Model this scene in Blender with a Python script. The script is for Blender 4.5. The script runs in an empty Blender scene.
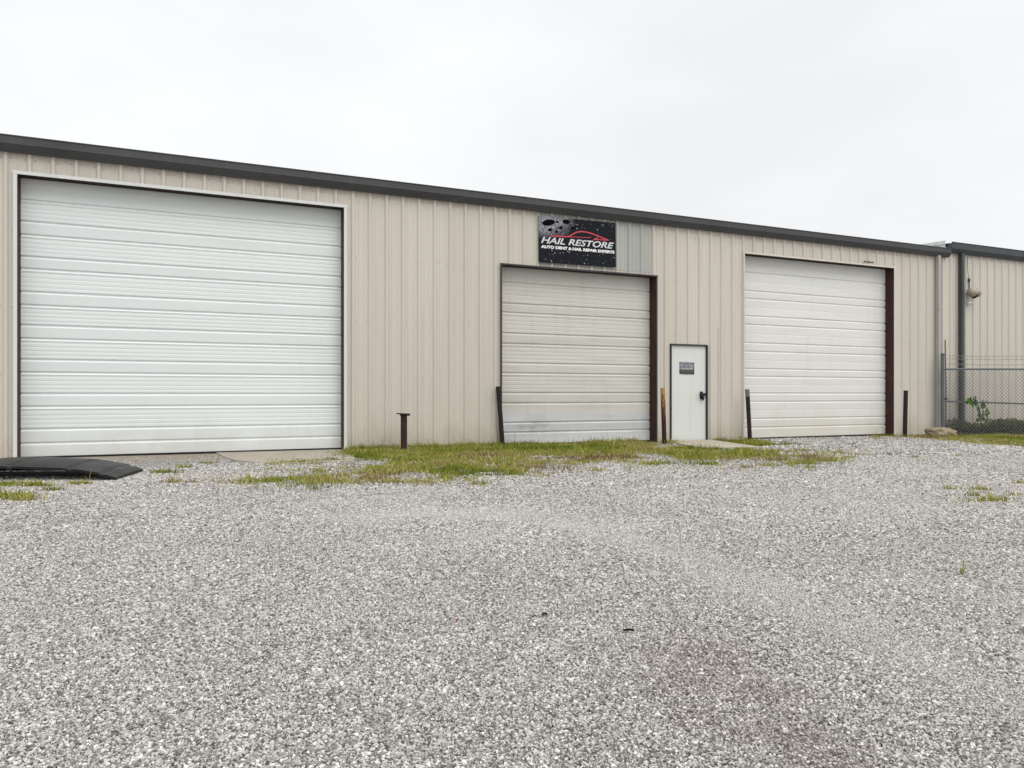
import bpy, bmesh, math, random
import numpy as np
from mathutils import Vector, Matrix
R = math.radians
random.seed(4); rng = np.random.default_rng(11)
sc = bpy.context.scene
COL = sc.collection

# ------------------------------------------------------------------ helpers
def gz(x):                                   # the lot falls a few centimetres to the right
    return -0.045 - 0.0034 * max(-6.0, min(25.0, x))
def gzv(x):
    return -0.045 - 0.0034 * np.clip(x, -6.0, 25.0)

def tag(o, label=None, cat=None, group=None, kind=None):
    if label: o['label'] = label
    if cat: o['category'] = cat
    if group: o['group'] = group
    if kind: o['kind'] = kind
    return o

def empty(name, loc=(0, 0, 0), rz=0):
    o = bpy.data.objects.new(name, None); COL.objects.link(o)
    o.empty_display_size = .2
    o.location = loc; o.rotation_euler = (0, 0, rz)
    return o

class MB:
    """collects quads / boxes / tubes and links them as ONE mesh object"""
    def __init__(s): s.v = []; s.f = []; s.m = []
    def face(s, pts, m=0):
        n = len(s.v); s.v += [tuple(p) for p in pts]; s.f.append(tuple(range(n, n + len(pts)))); s.m.append(m)
    def box(s, x0, x1, y0, y1, z0, z1, m=0, mat=None):
        p = [(x0,y0,z0),(x1,y0,z0),(x1,y1,z0),(x0,y1,z0),(x0,y0,z1),(x1,y0,z1),(x1,y1,z1),(x0,y1,z1)]
        if mat is not None: p = [tuple(mat @ Vector(q)) for q in p]
        n = len(s.v); s.v += p
        for f in ((0,3,2,1),(4,5,6,7),(0,1,5,4),(1,2,6,5),(2,3,7,6),(3,0,4,7)):
            s.f.append(tuple(n + i for i in f)); s.m.append(m)
    def tube(s, pts, r, n=8, m=0, caps=True):
        pts = [Vector(p) for p in pts]
        rs = r if isinstance(r, (list, tuple)) else [r] * len(pts)
        base = len(s.v)
        for i, p in enumerate(pts):
            a = pts[max(i - 1, 0)]; b = pts[min(i + 1, len(pts) - 1)]
            t = (b - a).normalized()
            ref = Vector((0, 0, 1)) if abs(t.z) < .9 else Vector((1, 0, 0))
            u = t.cross(ref).normalized(); w = t.cross(u)
            for k in range(n):
                q = 2 * math.pi * k / n
                s.v.append(tuple(p + (u * math.cos(q) + w * math.sin(q)) * rs[i]))
        for i in range(len(pts) - 1):
            for k in range(n):
                a = base + i * n + k; b = base + i * n + (k + 1) % n
                s.f.append((a, b, b + n, a + n)); s.m.append(m)
        if caps:
            s.f.append(tuple(base + k for k in range(n))[::-1]); s.m.append(m)
            e = base + (len(pts) - 1) * n
            s.f.append(tuple(e + k for k in range(n))); s.m.append(m)
    def ellipsoid(s, c, r, m=0, nu=14, nv=9):
        base = len(s.v)
        for j in range(nv + 1):
            ph = math.pi * j / nv
            for i in range(nu):
                th = 2 * math.pi * i / nu
                s.v.append((c[0] + r[0]*math.sin(ph)*math.cos(th), c[1] + r[1]*math.sin(ph)*math.sin(th), c[2] + r[2]*math.cos(ph)))
        for j in range(nv):
            for i in range(nu):
                a = base + j*nu + i; b = base + j*nu + (i+1) % nu
                s.f.append((a, a + nu, b + nu, b)); s.m.append(m)
    def build(s, name, mats, parent=None, smooth=False, bevel=0, weld=False):
        me = bpy.data.meshes.new(name); me.from_pydata(s.v, [], s.f)
        if not isinstance(mats, (list, tuple)): mats = [mats]
        for q in mats: me.materials.append(q)
        me.polygons.foreach_set('material_index', s.m)
        bm = bmesh.new(); bm.from_mesh(me)
        if weld: bmesh.ops.remove_doubles(bm, verts=bm.verts, dist=1e-5)
        bmesh.ops.recalc_face_normals(bm, faces=bm.faces)
        if bevel:
            bmesh.ops.bevel(bm, geom=[e for e in bm.edges if len(e.link_faces) == 2 and e.calc_face_angle(0) > .6], offset=bevel, segments=2, affect='EDGES', clamp_overlap=True)
        bm.to_mesh(me); bm.free()
        if smooth:
            me.polygons.foreach_set('use_smooth', [True] * len(me.polygons))
            try: me.set_sharp_from_angle(angle=R(38))
            except Exception: pass
        o = bpy.data.objects.new(name, me); COL.objects.link(o)
        if parent: o.parent = parent
        return o

def np_mesh(name, verts, faces_flat, sizes, mats, attrs=None):
    """fast mesh from numpy arrays"""
    me = bpy.data.meshes.new(name)
    nv = len(verts); nl = len(faces_flat); nf = len(sizes)
    me.vertices.add(nv); me.vertices.foreach_set('co', verts.astype(np.float32).ravel())
    me.loops.add(nl); me.loops.foreach_set('vertex_index', faces_flat.astype(np.int32))
    if nf: me.polygons.add(nf)
    st = np.concatenate([[0], np.cumsum(sizes)[:-1]]).astype(np.int32)
    if nf: me.polygons.foreach_set('loop_start', st)
    for m in mats: me.materials.append(m)
    me.update(calc_edges=True); me.validate()
    if attrs:
        for k, (typ, dom, arr) in attrs.items():
            a = me.attributes.new(k, typ, dom)
            a.data.foreach_set('vector' if typ == 'FLOAT_VECTOR' else 'value', arr.astype(np.float32).ravel())
    o = bpy.data.objects.new(name, me); COL.objects.link(o)
    return o

_lat = rng.random((64, 64))
def vnoise(x, y):
    xi = np.floor(x).astype(int); yi = np.floor(y).astype(int); fx = x - xi; fy = y - yi
    fx = fx*fx*(3-2*fx); fy = fy*fy*(3-2*fy)
    g = lambda a, b: _lat[a % 64, b % 64]
    return (g(xi,yi)*(1-fx) + g(xi+1,yi)*fx)*(1-fy) + (g(xi,yi+1)*(1-fx) + g(xi+1,yi+1)*fx)*fy
def fbm(x, y): return .55*vnoise(x, y) + .3*vnoise(x*2.1+7, y*2.1+3) + .15*vnoise(x*4.3+1, y*4.3+9)
def inpoly(px, py, poly):
    c = np.zeros(px.shape, bool); n = len(poly)
    for i in range(n):
        x0, y0 = poly[i]; x1, y1 = poly[(i+1) % n]
        k = ((y0 > py) != (y1 > py)) & (px < (x1-x0)*(py-y0)/((y1-y0) or 1e-9) + x0)
        c ^= k
    return c

# ------------------------------------------------------------------ materials
class NT:
    def __init__(s, name):
        s.mat = bpy.data.materials.new(name); s.mat.use_nodes = True
        s.t = s.mat.node_tree; s.b = s.t.nodes['Principled BSDF']
    def n(s, typ, **kw):
        x = s.t.nodes.new(typ)
        for k, v in kw.items():
            if k.startswith('i_'): x.inputs[k[2:].replace('_', ' ')].default_value = v
            else: setattr(x, k, v)
        return x
    def l(s, a, b): s.t.links.new(a, b)
    def pos(s, scale=(1,1,1), obj=False):
        if obj: src = s.n('ShaderNodeTexCoord').outputs['Object']
        else: src = s.n('ShaderNodeNewGeometry').outputs['Position']
        m = s.n('ShaderNodeMapping'); m.inputs['Scale'].default_value = scale
        s.l(src, m.inputs['Vector']); return m.outputs['Vector']
    def noise(s, vec, scale, detail=4, rough=.55):
        x = s.n('ShaderNodeTexNoise'); x.inputs['Scale'].default_value = scale
        x.inputs['Detail'].default_value = detail; x.inputs['Roughness'].default_value = rough
        s.l(vec, x.inputs['Vector']); return x.outputs['Fac']
    def rng(s, v, a, b, c=0., d=1.):
        x = s.n('ShaderNodeMapRange'); x.inputs[1].default_value = a; x.inputs[2].default_value = b
        x.inputs[3].default_value = c; x.inputs[4].default_value = d; s.l(v, x.inputs[0]); return x.outputs[0]
    def math(s, op, a, b=None):
        x = s.n('ShaderNodeMath', operation=op)
        for i, q in enumerate((a, b)):
            if q is None: continue
            if isinstance(q, (int, float)): x.inputs[i].default_value = q
            else: s.l(q, x.inputs[i])
        return x.outputs[0]
    def mix(s, fac, a, b, mode='MIX'):
        x = s.n('ShaderNodeMix', data_type='RGBA', blend_type=mode)
        for i, q in ((0, fac), (6, a), (7, b)):
            if isinstance(q, (int, float)): x.inputs[i].default_value = q
            elif isinstance(q, tuple): x.inputs[i].default_value = (*q[:3], 1)
            else: s.l(q, x.inputs[i])
        return x.outputs[2]
    def ramp(s, v, stops, interp='LINEAR'):
        x = s.n('ShaderNodeValToRGB'); e = x.color_ramp.elements; x.color_ramp.interpolation = interp
        while len(e) < len(stops): e.new(.5)
        for q, (p, c) in zip(e, stops): q.position = p; q.color = (*c, 1)
        s.l(v, x.inputs[0]); return x.outputs[0]
    def bump(s, h, strength=.3, dist=.01):
        x = s.n('ShaderNodeBump'); x.inputs['Strength'].default_value = strength; x.inputs['Distance'].default_value = dist
        s.l(h, x.inputs['Height']); s.l(x.outputs[0], s.b.inputs['Normal'])
    def out(s, col, rough=.5, metal=0., spec=.5):
        if isinstance(col, tuple): s.b.inputs['Base Color'].default_value = (*col, 1)
        else: s.l(col, s.b.inputs['Base Color'])
        if isinstance(rough, (int, float)): s.b.inputs['Roughness'].default_value = rough
        else: s.l(rough, s.b.inputs['Roughness'])
        s.b.inputs['Metallic'].default_value = metal
        s.b.inputs['Specular IOR Level'].default_value = spec
        return s.mat

def paint(name, base, alt, dirt, streak=.35, rough=.45, dirt_amt=.35, oil=.012, bumpd=.004):
    """painted sheet steel: tone drift, vertical run marks, blotchy grime"""
    m = NT(name)
    a = m.noise(m.pos((.55, .55, .35)), 1.3, 3)
    c = m.mix(m.rng(a, .35, .65), base, alt)
    st = m.noise(m.pos((9, 9, .35)), 1.0, 5, .6)
    c = m.mix(m.math('MULTIPLY', m.rng(st, .52, .75), streak), c, dirt)
    bl = m.noise(m.pos((1, 1, 1)), 2.6, 7, .68)
    c = m.mix(m.math('MULTIPLY', m.rng(bl, .55, .8), dirt_amt), c, dirt)
    m.bump(m.noise(m.pos((1, 1, .5)), 2.2, 2), .25, bumpd*4)
    return m.out(c, m.rng(bl, .3, .7, rough-.08, rough+.12), 0, .4)

M = {}
def splash(m, c, col, z0, z1, amt, fx=1.0):
    """mud splashed up on the lower sheet: ragged top set by noise"""
    p = m.n('ShaderNodeNewGeometry').outputs['Position']
    sx = m.n('ShaderNodeSeparateXYZ'); m.l(p, sx.inputs[0])
    n = m.noise(m.pos((fx, fx, fx*.5)), 3.0, 7, .7)
    h = m.math('ADD', sx.outputs[2], m.math('MULTIPLY', m.rng(n, .2, .8, -1, 1), z1*.9))
    return m.mix(m.math('MULTIPLY', m.rng(h, z1, z0), amt), c, col)

def wall_mat():
    m = NT('tan_wall_sheet')
    a = m.noise(m.pos((.8, .8, .16)), 1.0, 3)
    c = m.mix(m.rng(a, .35, .65), (.58, .535, .468), (.62, .573, .505))
    st = m.noise(m.pos((14, 14, .3)), 1.0, 5, .6)
    c = m.mix(m.math('MULTIPLY', m.rng(st, .5, .78), .4), c, (.46, .415, .35))
    c = splash(m, c, (.44, .395, .31), -.05, .42, .65)  # mud splash, strengthened to double as painted contact shadow at the wall base
    bl = m.noise(m.pos(), 9, 6, .75)
    c = m.mix(m.math('MULTIPLY', m.rng(bl, .66, .8), .35), c, (.36, .31, .25))
    m.bump(m.noise(m.pos((1.6, 1.6, .5)), 2.0, 3), .4, .016)
    return m.out(c, .5, 0, .35)
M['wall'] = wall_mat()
M['patch'] = paint('grey_patch_sheet', (.40, .405, .37), (.44, .44, .405), (.30, .30, .27), .5, .5, .3)
def door_mat(name, base, alt, grime, amt, stain=None, scuff=None):
    m = NT(name)
    a = m.noise(m.pos((.25, .25, 1.6)), 1.0, 3)
    c = m.mix(m.rng(a, .35, .65), base, alt)
    st = m.noise(m.pos((.7, .7, 7)), 1.0, 5, .6)
    c = m.mix(m.math('MULTIPLY', m.rng(st, .5, .75), amt), c, grime)
    b2 = m.noise(m.pos((6, 6, .5)), 1.0, 5, .65)
    c = m.mix(m.math('MULTIPLY', m.rng(b2, .55, .8), amt*.8), c, grime)
    if stain:
        c = splash(m, c, stain[0], stain[1], stain[2], stain[3], .5)
    if scuff:                                                  # dark rubbed smear left by a vehicle
        d = m.n('ShaderNodeVectorMath', operation='DISTANCE'); m.l(m.pos((1, 0, 2.6)), d.inputs[0]); d.inputs[1].default_value = (scuff[0], 0, scuff[1]*2.6)
        q = m.math('ADD', d.outputs['Value'], m.rng(m.noise(m.pos((2.2, 1, 7)), 2.2, 6, .7), .25, .75, -.45, .45))
        c = m.mix(m.math('MULTIPLY', m.rng(q, .42, -.15), .7), c, (.24, .25, .25))
    m.bump(m.noise(m.pos((1.5, 1.5, 1)), 2.0, 2), .12, .010)
    return m.out(c, .42, 0, .45)
M['door_white'] = door_mat('white_door_slats', (.76, .80, .785), (.735, .772, .76), (.60, .62, .61), .2, ((.58, .56, .51), -.05, .5, .5))
M['door_cream'] = door_mat('cream_door_slats', (.60, .582, .53), (.64, .622, .57), (.42, .40, .35), .45)
M['door_pale'] = door_mat('galvanised_slats', (.68, .69, .68), (.57, .585, .58), (.42, .42, .40), .6, scuff=(6.5, .30))
M['door_ivory'] = door_mat('ivory_door_slats', (.76, .757, .72), (.73, .727, .685), (.56, .55, .49), .35, ((.60, .55, .42), -.05, .6, .45))
M['white_trim'] = paint('white_trim', (.70, .71, .69), (.66, .67, .65), (.42, .41, .38), .4, .45, .3)
M['beige_trim'] = paint('beige_trim', (.66, .62, .55), (.62, .58, .51), (.40, .36, .30), .3, .45, .3)
M['char'] = paint('charcoal_trim', (.034, .033, .034), (.044, .043, .044), (.07, .065, .06), .3, .45, .25)
M['gutter'] = paint('charcoal_gutter', (.058, .059, .063), (.073, .074, .079), (.11, .108, .105), .35, .5, .3)
M['slate'] = paint('slate_blue_trim', (.038, .046, .051), (.052, .06, .065), (.11, .11, .11), .3, .45, .2)
M['corner'] = paint('shade_grey_corner_trim', (.31, .30, .28), (.35, .345, .325), (.18, .17, .15), .5, .45, .4)
M['corner_light'] = paint('pale_downspout', (.42, .405, .375), (.38, .365, .34), (.28, .26, .235), .4, .45, .3)
M['galv'] = paint('galvanised', (.62, .64, .64), (.54, .56, .56), (.40, .40, .38), .4, .35, .3)
M['roof'] = paint('roof_sheet', (.55, .56, .55), (.48, .49, .48), (.3, .29, .27), .4, .4, .4)
M['pdoor'] = paint('white_entry_door', (.68, .70, .66), (.65, .67, .63), (.48, .48, .43), .25, .45, .25)
def rust(name, a, b, c3, rough=.75):
    m = NT(name)
    n1 = m.noise(m.pos(), 5, 8, .7); n2 = m.noise(m.pos((1, 1, .2)), 17, 5, .65)
    c = m.mix(m.rng(n1, .38, .62), a, b)
    c = m.mix(m.rng(n2, .55, .72), c, c3)
    m.bump(n1, .35, .006)
    return m.out(c, rough, 0, .3)
M['primer'] = rust('red_primer_steel', (.050, .020, .016), (.075, .031, .022), (.11, .05, .028))
M['primer_rusty'] = rust('rusting_steel', (.034, .016, .015), (.058, .024, .019), (.10, .042, .02))
M['black_post'] = rust('black_brown_steel', (.014, .011, .011), (.026, .018, .016), (.05, .032, .024))
M['dark_brown_post'] = rust('dark_brown_steel', (.03, .014, .012), (.05, .022, .017), (.02, .012, .012))
M['black_rubber'] = rust('black_metal', (.016, .016, .017), (.024, .024, .025), (.04, .04, .04), .5)
def yellow_post():
    m = NT('yellow_topped_rust')
    s = m.n('ShaderNodeSeparateXYZ'); m.l(m.pos(obj=True), s.inputs[0])
    n = m.noise(m.pos((1, 1, .35)), 15, 6, .7)
    h = m.math('ADD', s.outputs[2], m.rng(n, .25, .75, -.36, .36))
    c = m.ramp(m.rng(h, .0, 1.15), [(0, (.02, .012, .012)), (.5, (.035, .016, .013)), (.66, (.10, .04, .018)), (.82, (.19, .10, .04)), (1., (.36, .25, .09))])
    m.bump(n, .4, .006); return m.out(c, .75, 0, .3)
M['yellow_post'] = yellow_post()
M['header_shade'] = rust('shaded_header_steel', (.018, .010, .009), (.028, .014, .011), (.04, .02, .014))  # near black: shadow under the door head painted into the steel colour
def plain(name, col, rough=.5, metal=0., var=.15):
    m = NT(name); n = m.noise(m.pos(), 11, 5, .6)
    c = m.mix(m.rng(n, .3, .7), tuple(v*(1-var) for v in col), tuple(min(1, v*(1+var)) for v in col))
    return m.out(c, rough, metal, .4)
M['seam'] = plain('dirty_seam', (.22, .17, .13), .7)
M['grey_cap'] = plain('grey_worn_steel', (.16, .14, .13), .6)
M['screw'] = plain('screw_heads', (.30, .26, .22), .5)
M['black'] = plain('black_plastic', (.012, .012, .013), .4)
M['dark_steel'] = plain('dark_steel', (.10, .105, .11), .4, .6)
M['wire'] = plain('fence_wire', (.22, .23, .235), .5, .2)
M['fence_pipe'] = plain('fence_pipe', (.115, .13, .14), .5, .1)
M['barb'] = plain('barbed_wire_steel', (.24, .23, .22), .5, .3)
M['tan_fixture'] = plain('tan_fixture', (.36, .32, .25), .5)
M['white_plastic'] = plain('white_plastic', (.78, .78, .78), .4, 0, .05)
M['white_print'] = plain('white_print', (.82, .82, .82), .5, 0, .03)
M['red_print'] = plain('red_print', (.62, .06, .09), .5, 0, .08)
M['pipe_tan'] = plain('weathered_pipe', (.15, .12, .09), .6)

def concrete(name, a, b, dark):
    m = NT(name)
    n1 = m.noise(m.pos(), 1.7, 6, .65); n2 = m.noise(m.pos(), 60, 3, .6); n3 = m.noise(m.pos((1, 1, 1)), 5, 7, .7)
    c = m.mix(m.rng(n1, .35, .65), a, b)
    c = m.mix(m.math('MULTIPLY', m.rng(n3, .54, .72), .6), c, dark)
    c = m.mix(m.math('MULTIPLY', m.rng(n2, .35, .7), .25), c, dark)
    m.bump(m.math('ADD', n3, m.math('MULTIPLY', n2, .3)), .4, .008)
    return m.out(c, .9, 0, .2)
M['concrete'] = concrete('weathered_concrete', (.40, .36, .30), (.34, .30, .24), (.24, .20, .15))
M['stoop'] = concrete('stoop_concrete', (.44, .39, .31), (.38, .34, .27), (.27, .23, .17))
M['rock'] = concrete('tan_rock', (.36, .29, .20), (.28, .23, .16), (.16, .12, .08))

def ground_mat():
    m = NT('gravel_ground')
    p = m.pos()
    v = m.n('ShaderNodeTexVoronoi'); v.inputs['Scale'].default_value = 68; m.l(p, v.inputs['Vector'])
    v2 = m.n('ShaderNodeTexVoronoi'); v2.inputs['Scale'].default_value = 27; m.l(p, v2.inputs['Vector'])
    sep = m.n('ShaderNodeSeparateColor'); m.l(v.outputs['Color'], sep.inputs[0])
    sep2 = m.n('ShaderNodeSeparateColor'); m.l(v2.outputs['Color'], sep2.inputs[0])
    k = m.math('ADD', m.math('MULTIPLY', sep.outputs[0], .55), m.math('MULTIPLY', sep2.outputs[0], .45))
    c = m.ramp(k, [(.05, (.11, .104, .096)), (.35, (.235, .223, .209)), (.6, (.325, .31, .292)), (.95, (.49, .47, .443))])
    edge = m.rng(v.outputs['Distance'], .5, .85)          # gaps between stones
    c = m.mix(m.math('MULTIPLY', edge, .55), c, (.10, .09, .08))
    gr = m.noise(m.pos((1, 1, 1)), 16, 6, .85)                # clumps of coarser and finer stone
    c = m.mix(m.math('MULTIPLY', m.rng(gr, .52, .66), .55), c, (.17, .16, .15))
    c = m.mix(m.math('MULTIPLY', m.rng(gr, .48, .36), .5), c, (.60, .583, .55))
    # broad tone drift: wheel tracks, fines, damp
    big = m.noise(m.pos((.35, .9, 1)), 1.0, 5, .6)
    c = m.mix(m.math('MULTIPLY', m.rng(big, .5, .72), .3), c, (.50, .484, .455))
    # brown soil showing through: along the wall and in scattered patches
    sx = m.n('ShaderNodeSeparateXYZ'); m.l(p, sx.inputs[0])
    dn = m.noise(p, 1.1, 7, .68)
    band = m.math('ADD', sx.outputs[1], m.rng(dn, .25, .75, -1.6, 1.6))
    c = m.mix(m.math('MULTIPLY', m.rng(band, -1.6, .1), m.rng(sx.outputs[0], 9, 13, .85, .15)), c, (.30, .245, .185))
    # brown stain in the foreground
    d = m.n('ShaderNodeVectorMath', operation='DISTANCE'); m.l(m.pos((1, 1, 0)), d.inputs[0]); d.inputs[1].default_value = (1.58, -11.35, 0)
    ds = m.math('ADD', d.outputs['Value'], m.rng(m.noise(p, 3.2, 7, .75), .25, .75, -.65, .65))
    c = m.mix(m.math('MULTIPLY', m.rng(ds, .7, .05), .3), c, (.17, .13, .095))
    m.bump(m.math('SUBTRACT', 1.0, v.outputs['Distance']), .8, .012)
    return m.out(c, .92, 0, .15)
M['ground'] = ground_mat()

def stone_mat():
    m = NT('crushed_stone')
    oi = m.n('ShaderNodeObjectInfo')
    c = m.ramp(oi.outputs['Random'], [(0, (.080, .074, .067)), (.15, (.205, .194, .180)), (.44, (.365, .346, .322)), (.8, (.53, .505, .472)), (1, (.76, .733, .69))])
    p = m.pos()
    n = m.noise(p, 240, 3, .6)
    c = m.mix(m.math('MULTIPLY', m.rng(n, .4, .75), .35), c, (.24, .23, .215))
    for nm, col, k in (('dust', (.57, .543, .508), .8), ('stain', (.13, .092, .064), .6)):
        a = m.n('ShaderNodeAttribute'); a.attribute_type = 'INSTANCER'; a.attribute_name = nm
        c = m.mix(m.math('MULTIPLY', a.outputs['Fac'], k), c, col)
    return m.out(c, .88, 0, .2)
M['stone'] = stone_mat()

def leaf_mat(name, stops, sss=.0):
    m = NT(name)
    a = m.n('ShaderNodeAttribute'); a.attribute_name = 'tone'
    c = m.ramp(a.outputs['Fac'], stops)
    m.b.inputs['Subsurface Weight'].default_value = 0
    return m.out(c, .85, 0, .08)
M['grass'] = leaf_mat('yellow_green_grass', [(0, (.11, .145, .020)), (.35, (.25, .27, .038)), (.62, (.345, .325, .08)), (.82, (.48, .43, .20)), (.94, (.25, .17, .085)), (1, (.18, .115, .06))])
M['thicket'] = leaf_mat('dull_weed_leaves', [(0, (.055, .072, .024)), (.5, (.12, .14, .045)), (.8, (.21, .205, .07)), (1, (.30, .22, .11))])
M['vine_leaf'] = leaf_mat('bright_leaf', [(0, (.035, .085, .012)), (1, (.095, .185, .028))])
M['stem'] = plain('plant_stem', (.10, .08, .04), .7)
M['dead_leaf'] = plain('dead_leaf', (.02, .015, .012), .7)
M['red_bit'] = plain('red_scrap', (.28, .05, .03), .6)

# ------------------------------------------------------------------ ground
xs = [-600, -60, -6, 0, 6, 12, 18, 25, 80, 600]; ys = [-600, -60, -14, -8, -4, 0, 4, 30, 600]
mb = MB()
for i in range(len(xs)-1):
    for j in range(len(ys)-1):
        mb.face([(xs[a], ys[b], gz(xs[a])) for a, b in ((i,j),(i+1,j),(i+1,j+1),(i,j+1))])
g = mb.build('gravel_lot', M['ground'], weld=True); tag(g, 'grey crushed gravel lot in front of the metal building', 'ground', kind='structure')

# ------------------------------------------------------------------ loose stones (uncountable)
CAM = np.array([0., -13.3]); TH = R(65.8833)
FW = np.array([math.cos(TH), math.sin(TH)]); RT = np.array([math.sin(TH), -math.cos(TH)])
GRASS_POLY = [(0.3,-4.5),(1.35,-3.75),(2.1,-2.45),(2.75,-.02),(5.7,-.04),(9.1,-.04),(9.3,-2.2),(10.2,-2.3),(10.85,-.04),(11.75,-.04),(11.3,-1.0),(10.04,-3.3),(9.0,-4.8),(7.9,-5.3),(7.6,-4.6),(6.7,-4.8),(6.9,-3.6),(5.85,-3.5),(4.6,-4.8),(3.5,-4.5),(2.3,-5.6),(1.2,-4.9)]
RG = [(16.3,-.35),(17.2,-.30),(19.4,-.75),(21.8,-1.7),(21.8,-3.4),(17.97,-2.9),(15.1,-4.3),(15.6,-3.0),(16.0,-1.5)]
pts, scl, dus, sta = [], [], [], []
def dline(P, L):
    d = np.full(len(P), 1e9)
    for a, b in zip(L[:-1], L[1:]):
        a = np.array(a); v = np.array(b)-a; t = np.clip(((P-a)@v)/(v@v), 0, 1); d = np.minimum(d, np.hypot(*(P-(a+t[:,None]*v)).T))
    return d
LANE = [(1.2,-7.3),(1.95,-7.48),(2.55,-7.75),(2.85,-8.54),(2.82,-9.55),(2.68,-10.39),(2.59,-10.97),(2.5,-11.33),(2.5,-12.2)]
RUT = [(-2.2,-7.1),(-.91,-6.72),(-.38,-6.44),(.31,-6.34),(1.31,-6.09),(2.23,-6.02)]
STAIN = [((1.80,-11.02),.16),((1.62,-11.18),.13),((1.77,-11.37),.11),((1.62,-11.66),.12),((1.60,-11.85),.10),((1.45,-11.45),.06)]
for (za, zb, s) in ((1.45, 2.7, .0071), (2.7, 3.8, .0079), (3.8, 5.3, .0092), (5.3, 8.0, .0117), (8.0, 12.6, .0160), (12.6, 19.0, .0270)):
    w = .72*zb + .6
    nx = int(2*w/s); nz = int((zb-za)/s)
    L, Z = np.meshgrid((np.arange(nx)+.5)*s - w, (np.arange(nz)+.5)*s + za)
    L = (L + rng.uniform(-.6, .6, L.shape)*s).ravel(); Z = (Z + rng.uniform(-.6, .6, Z.shape)*s).ravel()
    k = (np.abs(L) < .72*Z + .5) & (rng.random(L.shape) < np.where(Z < 12.6, 1, .9))
    L, Z = L[k], Z[k]
    P = CAM + Z[:,None]*FW + L[:,None]*RT
    k = P[:,1] < np.where(P[:,0] > 11.5, -.06, -.25)
    if za > 12: k &= P[:,0] > 9.0
    k &= ~(inpoly(P[:,0], P[:,1], RG) & (rng.random(len(P)) < .9))
    # thin out under the grass and over the dirt by the wall
    k &= ~(inpoly(P[:,0], P[:,1], GRASS_POLY) & (rng.random(len(P)) < .85))
    k &= ~((P[:,0] < 2.9) & (P[:,1] > -2.1 + 1.5*(fbm(P[:,0]*1.6+9, P[:,1]*1.6)-.5)) & (rng.random(len(P)) < .93))
    k &= ~((P[:,0] < 11.5) & (P[:,1] > -1.8 + 1.4*(fbm(P[:,0]*1.3+5, P[:,1]*1.3)-.5)) & (rng.random(len(P)) < .8))
    k &= ~inpoly(P[:,0], P[:,1], [(.6,0),(2.8,0),(2.3,-2.35),(1.1,-2.15),(.6,-1.0)])
    k &= ~inpoly(P[:,0], P[:,1], [(9.55,0),(10.8,0),(10.15,-2.35),(8.9,-2.15)])
    P = P[k]
    r = s*.535*np.exp(rng.normal(0, .25, len(P)))
    r *= .84 + .36*fbm(P[:,0]*1.4+3, P[:,1]*1.4+8)              # sorted by traffic: coarser and finer areas
    lane = np.clip(1.15 - dline(P, LANE)/(.16 + .035*np.hypot(*(P-CAM).T)) + 1.1*(fbm(P[:,0]*3+2, P[:,1]*3)-.5), 0, 1)
    r *= 1 - .22*lane
    rut = np.clip(1 - dline(P, RUT)/.07, 0, 1)*(fbm(P[:,0]*2.2+50, P[:,1]*2.2) > .42)
    st_ = np.zeros(len(P))
    for (c, rad) in STAIN: st_ = np.maximum(st_, np.exp(-((P[:,0]-c[0])**2 + (P[:,1]-c[1])**2)/(2*rad**2)))
    st_ *= .4 + 1.2*fbm(P[:,0]*14, P[:,1]*14+5)
    sta.append(np.clip((st_*.75 > rng.random(len(P)))*rng.uniform(.35, .95, len(P)) + (rut > rng.random(len(P)))*rng.uniform(.3, .7, len(P)), 0, 1))
    tone_ = fbm(P[:,0]*.55+21, P[:,1]*.8+4)
    dus.append(np.clip(.75*lane*rng.uniform(.3, 1, len(P)) + np.clip(tone_-.5, 0, 1)*1.3*rng.uniform(.2, 1, len(P)), 0, 1))
    big = rng.random(len(P)) < .012; r[big] *= 1.35
    hump = .010*(fbm(P[:,0]*1.2, P[:,1]*1.2)-.5)
    pts.append(np.column_stack([P, gzv(P[:,0]) + r*.12 + np.maximum(0, hump) + rng.uniform(0, .004, len(P))]))
    scl.append(np.column_stack([r*rng.uniform(.8, 1.3, len(P)), r*rng.uniform(.7, 1.05, len(P)), r*rng.uniform(.45, .85, len(P))]))
pts = np.concatenate(pts); scl = np.concatenate(scl); N = len(pts)
print('stones', N)
rot = np.column_stack([rng.normal(0, .5, N), rng.normal(0, .5, N), rng.uniform(0, 6.283, N)])
st = np_mesh('gravel_stones', pts, np.zeros(0, int), np.zeros(0, int), [M['stone']],
             {'rot': ('FLOAT_VECTOR', 'POINT', rot), 'scl': ('FLOAT_VECTOR', 'POINT', scl), 'dust': ('FLOAT', 'POINT', np.concatenate(dus)), 'stain': ('FLOAT', 'POINT', np.concatenate(sta))})
tag(st, 'loose crushed limestone gravel stones covering the lot', 'gravel', kind='stuff')
ng = bpy.data.node_groups.new('gravel_scatter', 'GeometryNodeTree')
ng.interface.new_socket('Geometry', in_out='INPUT', socket_type='NodeSocketGeometry')
ng.interface.new_socket('Geometry', in_out='OUTPUT', socket_type='NodeSocketGeometry')
GN = ng.nodes; GL = ng.links
gi = GN.new('NodeGroupInput'); go = GN.new('NodeGroupOutput')
m2p = GN.new('GeometryNodeMeshToPoints'); GL.new(gi.outputs[0], m2p.inputs['Mesh'])
g2i = GN.new('GeometryNodeGeometryToInstance')
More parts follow.
